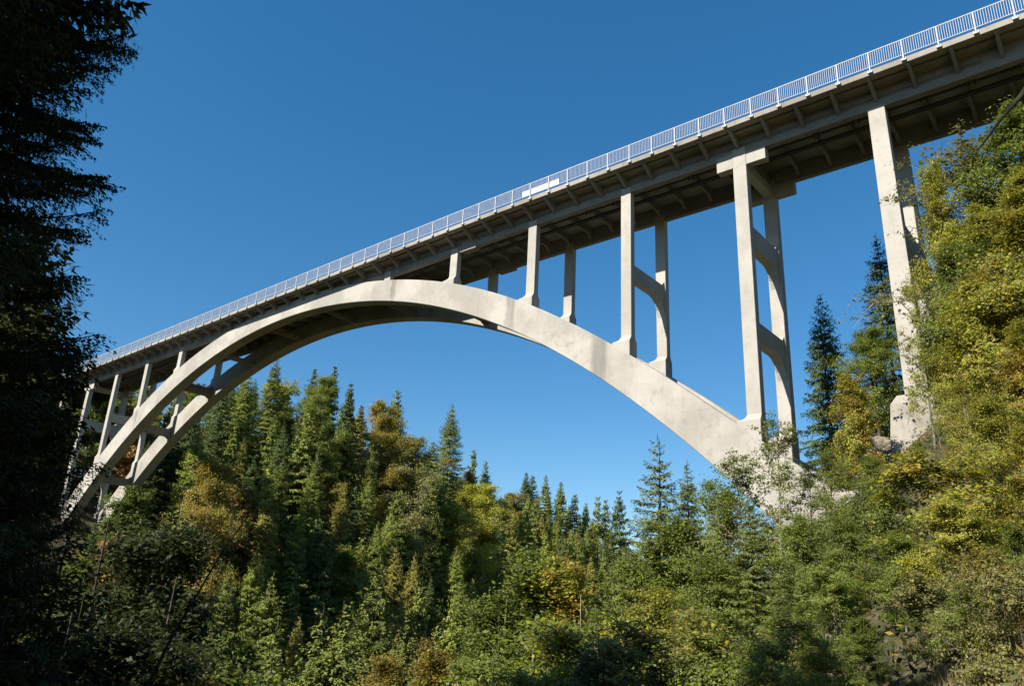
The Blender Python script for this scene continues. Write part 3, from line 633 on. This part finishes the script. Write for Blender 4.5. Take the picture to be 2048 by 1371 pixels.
# --- near slope, tree by tree
near = [
 (S, SP_MID[0], 1315, 878, 47, 'spruce', 0, 1.15, 'spruce with tiered level branches against the sky left of the arch foot'),
 (S, SP_MID[1], 1374, 920, 50, 'spruce', 0, .95, 'smaller spruce against the sky between its bigger neighbour and the arch foot'),
 (S, SP_MID[0], 1640, 588, 66, 'spruce_dark', 0, .85, 'dark slim spruce standing alone against the sky right of the arch foot column'),
 (S, SP_MID[1], 1752, 470, 60, 'spruce_dark', 0, .95, 'blackish spruce with drooping boughs just left of the right pier'),
 (B, BR_BIG, 1735, 655, 54, 'green', .08, .9, 'green tree below the drooping spruce, left of the right pier'),
 (B, BR_THIN[0], 1862, 312, 44, 'lime', .35, .6, 'slender yellowing maple rising in front of the right pier'),
 (B, BR_ASH, 1925, 285, 47, 'grey', .05, 1.3, 'grey green ash with airy crown below the deck at the right'),
 (B, BR_NEAR[0], 2025, 232, 46, 'green', .15, 1.0, 'big green tree touching the deck soffit at the right edge'),
 (B, BR_NEAR[2], 1950, 410, 43, 'lime', .25, 1.1, 'olive tree with yellow tips right of the pier'),
 (B, BR_NEAR[1], 2035, 440, 36, 'lime', .4, 1.2, 'golden maple at the right edge below the deck'),
 (B, BR_NEAR[0], 1965, 560, 35, 'lime', .3, 1.1, 'golden and green maple on the slope right of the pier'),
 (B, BR_UP[0], 2040, 640, 30, 'lime', .5, 1.1, 'orange gold bush like maple at the right edge, half way down'),
 (B, BR_UP[0], 1697, 745, 46, 'lime', .45, .8, 'young maple with golden top between the arch foot and the right pier'),
 (B, BR_THIN[0], 1650, 890, 44, 'green', .2, 1.0, 'green tree filling the slope under the slim dark spruce'),
 (B, BR_ASH, 1545, 835, 37, 'green', .12, .7, 'thin ash sapling in front of the arch foot column'),
 (B, BR_ASH, 1612, 925, 38, 'green', .15, .8, 'thin ash sapling in front of the rib right of the arch foot column'),
 (B, BR_ASH, 1480, 905, 38, 'green', .15, .8, 'thin ash sapling in front of the end of the arch rib'),
 (B, BR_UP[2], 1425, 945, 41, 'green', .12, .8, 'leafy green tree under the end of the arch, right of the two spruces'),
 (B, BR_UP[0], 1345, 1030, 40, 'green', .12, 1.0, 'green tree below the two spruces at the arch foot'),
 (B, BR_UP[2], 1270, 1085, 42, 'green', .08, 1.0, 'green tree left of and below the two spruces'),
 (B, BR_UP[2], 1600, 1020, 30, 'green', .15, 1.0, 'green bushy tree right below the arch foot'),
 (B, BR_THIN[1], 1925, 745, 31, 'lime', .35, .9, 'yellow green tree over the plinth of the right pier'),
 (B, BR_UP[2], 1975, 780, 27, 'lime', .35, 1.0, 'golden green tree right of the pier plinth'),
 (B, BR_UP[0], 2050, 850, 24, 'lime', .45, 1.1, 'gold tinged tree at the right edge level with the pier plinth'),
 (B, BR_ASH, 1822, 545, 43, 'lime', .3, .5, 'thin yellowing sapling in front of the lower shaft of the right pier'),
 (B, BR_ASH, 1868, 800, 42, 'green', .2, .5, 'thin green tree partly hiding the plinth of the right pier'),
 (B, BR_NEAR[0], 1895, 480, 40, 'green', .25, .8, 'green tree just right of the right pier, half way up its shaft'),
 (B, BR_NEAR[2], 2048, 330, 44, 'lime', .3, 1.1, 'yellow green tree at the right edge just under the deck'),
 (B, BR_UP[0], 1835, 880, 40, 'green', .3, .7, 'young green tree leaning on the plinth of the right pier'),
 (B, BR_UP[2], 1735, 905, 40, 'green', .25, .9, 'young green tree left of the plinth of the right pier'),
 (B, BR_UP[1], 1890, 640, 38, 'lime', .35, .9, 'slim yellow green tree right of the lower pier shaft'),
 (U, BUSH[1], 1760, 985, 29, 'green', .25, 1.2, 'green shrub at the foot of the pier plinth'),
 (S, SP_MID[0], 1500, 1000, 27, 'spruce', 0, 1.1, 'near dark spruce on the slope below the arch rib'),
 (B, BR_UP[2], 1420, 1095, 29, 'green', .18, 1.1, 'broad green bush tree left of the near dark spruce'),
 (B, BR_UP[0], 1310, 1170, 31, 'lime', .12, 1.0, 'yellow green bush tree low beside the gorge, right of centre'),
 (B, BR_NEAR[2], 1072, 1085, 37, 'green', .15, 1.0, 'pale stemmed green tree left of the golden one in the middle foreground'),
 (B, BR_NEAR[2], 1130, 1098, 36, 'lime', .45, .9, 'pale stemmed golden topped tree in the middle foreground'),
 (B, BR_UP[0], 990, 1165, 36, 'green', .12, 1.0, 'green bushy tree left of the pale stemmed pair'),
 (B, BR_UP[2], 1200, 1205, 30, 'green', .2, 1.0, 'green tree right of the pale stemmed pair'),
 (B, BR_THIN[1], 860, 1265, 40, 'olive', .42, .8, 'straw yellow tree at the bottom left of the pale stemmed pair'),
 (B, BR_UP[2], 935, 1290, 34, 'green', .25, .8, 'yellowing bush at the bottom edge near the middle'),
 (B, BR_UP[1], 785, 1280, 42, 'olive', .3, .8, 'pale yellow tree at the bottom edge left of the straw yellow one'),
 (S, SP_MID[0], 1010, 1240, 33, 'spruce_light', 0, .9, 'slim young spruce in front of the green tree left of the pale stemmed pair'),
 (S, SP_MID[1], 1235, 1130, 38, 'spruce_light', 0, .9, 'slim spruce between the golden topped tree and the arch foot trees'),
 (S, SP_MID[0], 820, 1215, 50, 'spruce', 0, .9, 'slim spruce rising behind the straw yellow tree at the bottom'),
 (S, SP_MID[1], 905, 1180, 58, 'spruce_light', 0, .9, 'light green spruce in the valley behind the green foreground tree'),
 (S, SP_MID[0], 760, 1120, 75, 'spruce', 0, .95, 'spruce in the valley bottom, right of the three bright near ones'),
 (S, SP_MID[1], 480, 1190, 64, 'spruce', 0, .95, 'spruce in the valley bottom left of the three bright near ones'),
 (S, SP_MID[0], 1600, 1120, 24, 'spruce', 0, .9, 'young spruce near the viewer below the arch foot sapling'),
 (S, SP_MID[0], 700, 1200, 56, 'spruce', 0, 1.2, 'bright green spruce low on the near side, right one of three'),
 (S, SP_MID[1], 645, 1205, 56, 'spruce', 0, 1.1, 'bright green spruce low on the near side, middle one of three'),
 (S, SP_MID[0], 555, 1250, 52, 'spruce', 0, 1.0, 'bright green spruce low on the near side, left one of three'),
 (B, BR_NEAR[0], 378, 1275, 36, 'gold', .3, .6, 'small golden maple catching the sun in the shade at the lower left'),
 (B, BR_NEAR[1], 470, 1300, 42, 'green', .15, 1.0, 'light green tree at the bottom edge beside the golden maple'),
 (B, BR_NEAR[1], 1660, 1120, 22, 'green', .15, 1.0, 'green sapling cluster below the arch foot near the viewer'),
 (B, BR_NEAR[0], 1790, 1060, 22, 'green', .22, 1.1, 'leafy maple below the pier plinth near the viewer'),
 (B, BR_NEAR[1], 1910, 985, 20, 'lime', .3, 1.1, 'yellow green maple at the right, near the viewer'),
 (B, BR_NEAR[1], 2020, 1050, 17, 'green', .25, 1.0, 'green maple at the right edge above the dry grass'),
 (B, BR_NEAR[0], 1720, 1230, 16, 'green', .12, 1.0, 'light green maple sapling at the bottom right of the near dark spruce'),
 (U, BUSH[0], 1880, 1180, 15, 'grey', .12, 1.2, 'grey green shrub with pale stems at the lower right'),
 (U, BUSH[1], 1560, 1225, 19, 'green', .15, 1.3, 'green shrub at the bottom below the near dark spruce'),
 (U, BUSH[1], 1440, 1250, 21, 'green', .2, 1.3, 'green shrub at the bottom left of the near dark spruce'),
 (U, BUSH[0], 1330, 1290, 22, 'olive', .2, 1.3, 'olive shrub at the bottom edge right of the middle'),
 (U, BUSH[1], 1110, 1300, 26, 'green', .2, 1.4, 'green shrub at the foot of the pale stemmed pair'),
 (U, BUSH[0], 1990, 1230, 15, 'olive', .1, 1.0, 'olive shrub beside the dry grass at the lower right corner'),
 (U, BUSH[1], 1935, 1265, 14, 'green', .15, 1.0, 'green shrub left of the dry grass at the lower right corner'),
 (U, BUSH[0], 2040, 1275, 13, 'grey', .1, .9, 'grey green shrub at the right edge over the dry grass'),
 (U, BUSH[1], 1640, 1290, 14, 'lime', .1, 1.0, 'bright green shrub at the bottom edge below the sapling'),
 # lower left trees, their shade put into a darker leaf colour
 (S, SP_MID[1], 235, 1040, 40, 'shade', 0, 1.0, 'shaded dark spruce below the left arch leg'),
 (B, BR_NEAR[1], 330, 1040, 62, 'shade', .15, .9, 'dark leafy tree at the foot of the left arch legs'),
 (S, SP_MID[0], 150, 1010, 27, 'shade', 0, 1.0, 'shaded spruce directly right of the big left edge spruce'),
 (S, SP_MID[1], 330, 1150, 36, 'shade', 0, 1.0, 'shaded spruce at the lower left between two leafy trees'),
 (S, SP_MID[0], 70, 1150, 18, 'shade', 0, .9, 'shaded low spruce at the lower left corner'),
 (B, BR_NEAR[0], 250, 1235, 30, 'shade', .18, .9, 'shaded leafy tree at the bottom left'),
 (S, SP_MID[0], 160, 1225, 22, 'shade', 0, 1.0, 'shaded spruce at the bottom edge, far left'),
]
for k, pr_, u, v, d, colr, turned, wd_, lab in near: hero(k, pr_, u, v, d, colr, turned, wd_, lab)
# --- young trees and shrubs covering the near slope
LIM = [(900, 1330), (1000, 1270), (1100, 1230), (1180, 1200), (1250, 1110), (1330, 1050), (1440, 985), (1500, 1010), (1600, 1060), (1700, 960), (1770, 1060), (1800, 1060), (1850, 1000), (1885, 760), (1920, 650), (2048, 470), (2200, 430)]
lu, lv = zip(*LIM); rng = random.Random(33); accn = [(t['x'], t['y']) for t in TREES]; fill = []
for k in range(6000):
    y = rng.uniform(-43, 4); x = float(xr(y))+rng.uniform(-16, 18); d = math.hypot(x-CAM[0], y-CAM[1])
    if d < 14: continue
    g = G(x, y); pb = project((x, y, g))
    if pb is None or not (950 < pb[0] < 2120) or (d < 19 and pb[0] < 1640): continue
    sp = 1.5+.035*d
    if any((x-a)**2+(y-b)**2 < sp*sp for a, b in accn): continue
    H = rng.uniform(2.6, 7.5); ok = False
    for it in range(10):
        pt = project((x, y, g+H))
        if pt[1] > np.interp(pt[0], lu, lv): ok = True; break
        H *= .85
    if not ok or H < 1.3 or pt[1] > 1375: continue
    accn.append((x, y)); fill.append((x, y, H, pt, d))
for x, y, H, pt, d in fill:
    r_e = rng.random(); east = pt[0] > 1780
    col = rng.choice(['green', 'green', 'lime', 'lime', 'olive', 'grey'] if not east else ['lime', 'lime', 'green', 'olive', 'lime', 'green'])
    if H > 3 and r_e < .2: plant(S, rng.choice(SP_FINE), x, y, H, 'spruce_light', 0, 1.2, rng)
    elif H > 3.2: plant(B, rng.choice(BR_UP+BR_UP+BR_SM), x, y, H, col, rng.choice([.1, .2, .35, .45] if east else [0, .1, .2, .3]), rng.uniform(.85, 1.25), rng)
    else: plant(U, rng.choice(BUSH), x, y, H, col, rng.choice([.1, .2, .35] if east else [0, .1, .2]), rng.uniform(1.1, 1.6), rng)
print('FILL', len(fill))
# --- tall shaded spruces at the left edge, and unseen ones added to shade them
def tall(x, y, top, label=None, colour='shade', w=1.0, pr_=None):
    g = G(x, y); plant(S, pr_ or SP_DARK[0], x, y, top-g, colour, 0, w, random.Random(int(x*7)), label)
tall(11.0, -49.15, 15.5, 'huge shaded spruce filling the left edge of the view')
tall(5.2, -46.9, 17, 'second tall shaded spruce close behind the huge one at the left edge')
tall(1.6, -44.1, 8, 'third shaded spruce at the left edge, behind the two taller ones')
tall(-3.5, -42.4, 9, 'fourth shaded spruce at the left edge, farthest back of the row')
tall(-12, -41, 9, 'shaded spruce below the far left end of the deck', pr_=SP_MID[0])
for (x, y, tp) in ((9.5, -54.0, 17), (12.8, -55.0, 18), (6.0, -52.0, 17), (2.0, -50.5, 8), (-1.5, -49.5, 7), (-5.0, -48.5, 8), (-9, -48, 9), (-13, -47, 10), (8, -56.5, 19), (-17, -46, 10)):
    tall(x, y, tp, 'unseen spruce added for its shade, outside the left edge of the view', pr_=SP_BLOCK)

# ------------------------------------------------------------------ labels of the hillside trees
def place_words(t, pt):
    u, v = pt[0], pt[1]
    a = ['behind left edge spruce', 'by left arch legs', 'right of left arch leg', 'under left arch crown', 'under middle arch crown', 'below lone conical spruce', 'under middle of ridge', 'under gap in ridge'][int(np.searchsorted([170, 330, 480, 640, 800, 960, 1120], u))]
    b = 'high' if v < 900 else 'upper' if v < 1010 else 'middle' if v < 1120 else 'low'
    return a, b
def near_side(t): return t['x'] > float(xr(t['y']))-17 and t['y'] < 6
ORD = ['leftmost', 'second from left', 'third from left', 'fourth from left', 'fifth from left', 'sixth from left', 'seventh from left', 'eighth from left', 'ninth from left', 'tenth from left', 'eleventh from left', 'twelfth from left']
cells = {}
for t in TREES:
    o = t['o']; cat = {'spruce_tree': 'spruce', 'broadleaf_tree': 'tree', 'shrub': 'shrub'}[t['kind']]
    if t['hero']:
        tag(o, t['hero'], cat, 'added unseen spruces that shade the left edge' if 'outside the left edge' in t['hero'] else ('trees on the near slope' if t['y'] < 30 and t['x'] > -60 else 'trees on the far hillside'))
    elif near_side(t):
        pt = project((t['x'], t['y'], t['z']+t['H'])); i = int(np.searchsorted([1180, 1330, 1480, 1640, 1780, 1900], pt[0])); j = int(np.searchsorted([900, 1060, 1180], pt[1]))
        a = ['by the pale stemmed pair', 'below the two spruces', 'below the arch end', 'below the arch foot', 'left of the plinth', 'below the plinth', 'near the right edge'][i]
        cells.setdefault((a, ['highest', 'upper', 'lower', 'bottom'][j], t['kind'], WORDS[t['colour']], 'slope'), []).append((pt[0], t))
    else:
        pt = project((t['x'], t['y'], t['z']+t['H'])); a, b = place_words(t, pt); cells.setdefault((a, b, t['kind'], WORDS[t['colour']], 'hill'), []).append((pt[0], t))
for (a, b, kind, w, zone), L in cells.items():
    L.sort(key=lambda q: q[0]); noun = {S: 'spruce', B: 'leafy tree', U: 'shrub'}[kind]
    if zone == 'slope':
        for i, (u, t) in enumerate(L):
            tag(t['o'], f"{'' if len(L) == 1 else ORD[min(i, 11)]+' '}{w} {'young spruce' if kind == S else 'young tree' if kind == B else 'shrub'}, {b} row of slope, {a}", {S: 'spruce', B: 'tree', U: 'shrub'}[kind], 'young trees and shrubs on the near slope')
        continue
    for i, (u, t) in enumerate(L):
        n = '' if len(L) == 1 else ORD[min(i, 11)]+' '
        tag(t['o'], f"{n}{w} {noun}, {b} on hillside, {a}", 'spruce' if kind == S else 'tree', 'trees on the far hillside')

# ------------------------------------------------------------------ undergrowth, rocks, bare stems
rs = np.random.RandomState(5); n = 170000
ux = rs.uniform(-25, 40, n); uy = rs.uniform(-44, 22, n); r_ = ux-xr(uy); keep = (r_ > -32) & (r_ < 40) & (np.hypot(ux-CAM[0], uy-CAM[1]) > 10)
pn = np.sin(ux*.9)*np.cos(uy*.8+1)+.6*np.sin(ux*2.1-uy*1.7); keep &= (pn+rs.randn(n)*.5 > -.55); ux, uy = ux[keep], uy[keep]
uz = ground(ux, uy)+np.abs(rs.randn(len(ux)))*.32; cen = np.stack([ux, uy, uz], 1); q_ = len(ux)
nrm = unit(np.array([0, -.2, 1.])[None]+rs.randn(q_, 3)*.7); axv = unit(np.cross(nrm, rs.randn(q_, 3))); sz = .05+.07*rs.rand(q_)
V, F = kites(cen, axv, unit(np.cross(nrm, axv)), sz, sz*.5)
ug = link('undergrowth', np_mesh('undergrowth', V, F, M_LEAF, rs.rand(q_))); ug.color = (.085, .095, .03, .32); tag(ug, kind='stuff')
# dry grass on the bank at the lower right
n = 24000; gx_ = rs.normal(18.6, .8, n); gy_ = rs.normal(-36.5, 2.0, n); k_ = np.hypot(gx_-CAM[0], gy_-CAM[1]) > 4; gx_, gy_ = gx_[k_], gy_[k_]; n = len(gx_)
gz_ = ground(gx_, gy_); h_ = .1+.22*rs.rand(n); dirv = unit(np.stack([rs.randn(n)*.35, rs.randn(n)*.35, np.ones(n)], 1))
V, F = kites(np.stack([gx_, gy_, gz_+h_*.5], 1), dirv, unit(np.cross(dirv, rs.randn(n, 3))), h_, np.full(n, .006))
gr = link('dry_grass', np_mesh('dry_grass', V, F, M_LEAF, rs.rand(n))); gr.color = (.33, .26, .13, 0); tag(gr, kind='stuff')
def rock_mat():
    g = NG('limestone'); geo = g.n('ShaderNodeNewGeometry'); P = geo.outputs['Position']; a = g.noise(g.scale(P, (1, 1, 2.4)), 1.1, 7, .7, .5); b = g.noise(P, 5, 5, .7)
    c = g.mix(g.ramp(a, .38, .62), (.30, .255, .20, 1), (.15, .125, .095, 1)); c = g.mix(g.ramp(b, .58, .75), c, (.05, .06, .03, 1))
    s = g.bsdf(c, .95, a, 1.0, .3, .1); g.l(s.outputs[0], g.o.inputs[0]); return g.m
M_ROCK = rock_mat()
def rock(x, y, z, sx, sy, sz_, seed, label):
    import bmesh
    from mathutils import noise
    b = bmesh.new(); bmesh.ops.create_icosphere(b, subdivisions=5, radius=1)
    for v in b.verts:
        p = v.co.copy(); n1 = noise.noise(p*1.3+Vector((seed, 0, 0))); n2 = noise.noise(p*3.7+Vector((0, seed, 0)))
        q = abs(noise.noise(Vector((p.x*2, p.y*2, p.z*6))+Vector((seed, seed, 0))))
        f = 1+.45*n1+.18*n2+.22*q; v.co = Vector((p.x*sx*f, p.y*sy*f, p.z*sz_*f))
    me = bpy.data.meshes.new('rock_outcrop'); b.to_mesh(me); b.free(); me.materials.append(M_ROCK)
    o = link('rock_outcrop', me); o.location = (x, y, z); tag(o, label, 'rock', 'pale rocks on the near slope')
for (u, v, d, s, lab) in ((1752, 885, 51, (1.5, 1.3, 1.3), 'brown rock face showing between leaves left of the pier plinth'), (1650, 1130, 32, (1.3, 1.1, .9), 'grey rock outcrop behind leaves below the arch foot'),
                          (1600, 1190, 27, (1.0, .9, .7), 'lower grey rock behind leaves at the bottom right of the spruce'), (2000, 590, 40, (1.6, 1.4, 1.0), 'small pale rock on the slope at the upper right')):
    x, y, z = at(u, v, d); rock(x, y, G(x, y)+s[2]*.35, *s, int(u), lab)
def stem(name, pts, rads, mat, label, cat, grp=None):
    m = MB().tube(pts, rads, 7); o = m.build(name, mat, None, True); return tag(o, label, cat, grp)
def path_at(lst): return [at(u, v, d) for u, v, d in lst]
p = path_at([(2130, 60, 8.2), (2085, 130, 8.0), (2040, 195, 7.9), (2000, 240, 7.9), (1972, 280, 7.9), (1952, 305, 8.0)])
stem('hanging_branch', p, [.04, .035, .026, .016, .010, .004], M_DBARK, 'dark curved bare branch hanging in from the right edge under the deck', 'branch')
p = path_at([(250, 1450, 5.2), (300, 1360, 5.3), (345, 1270, 5.4), (390, 1195, 5.5), (440, 1110, 5.7), (520, 1000, 6.0)])
stem('bare_sapling', p, [.013, .011, .009, .007, .005, .002], M_DBARK, 'thin black leaning stem across the shaded lower left', 'sapling')
def snag(u, v, d, H, label):
    x, y, z = at(u, v, d); g0 = max(G(x, y), z-H); m = MB(); r = random.Random(int(u)); base = Vector((x, y, G(x, y)))
    tip = Vector((x, y, z)); ln = (tip-base).length
    pts = [base.lerp(tip, t)+Vector((math.sin(t*5)*.15, math.cos(t*4)*.15, 0)) for t in (0, .25, .5, .75, 1)]; m.tube(pts, [.006*ln, .005*ln, .004*ln, .003*ln, .01], 6)
    for k in range(9):
        t = .45+.5*r.random(); p0 = base.lerp(tip, t)+Vector((math.sin(t*5)*.15, math.cos(t*4)*.15, 0)); a = r.random()*6.28; l = (1-t)*ln*.5+.5
        m.tube([p0, p0+Vector((math.cos(a)*l*.4, math.sin(a)*l*.4, l*.5)), p0+Vector((math.cos(a)*l*.6, math.sin(a)*l*.6, l))], [.0018*ln, .012, .006], 4)
    tag(m.build('dead_tree', M_PBARK, None, True), label, 'dead tree')
snag(372, 992, 66, 14, 'pale bare forked dead tree right of the foot of the left arch leg')
snag(1170, 1190, 33, 10, 'pale bare stems right of the golden topped tree in the middle foreground')
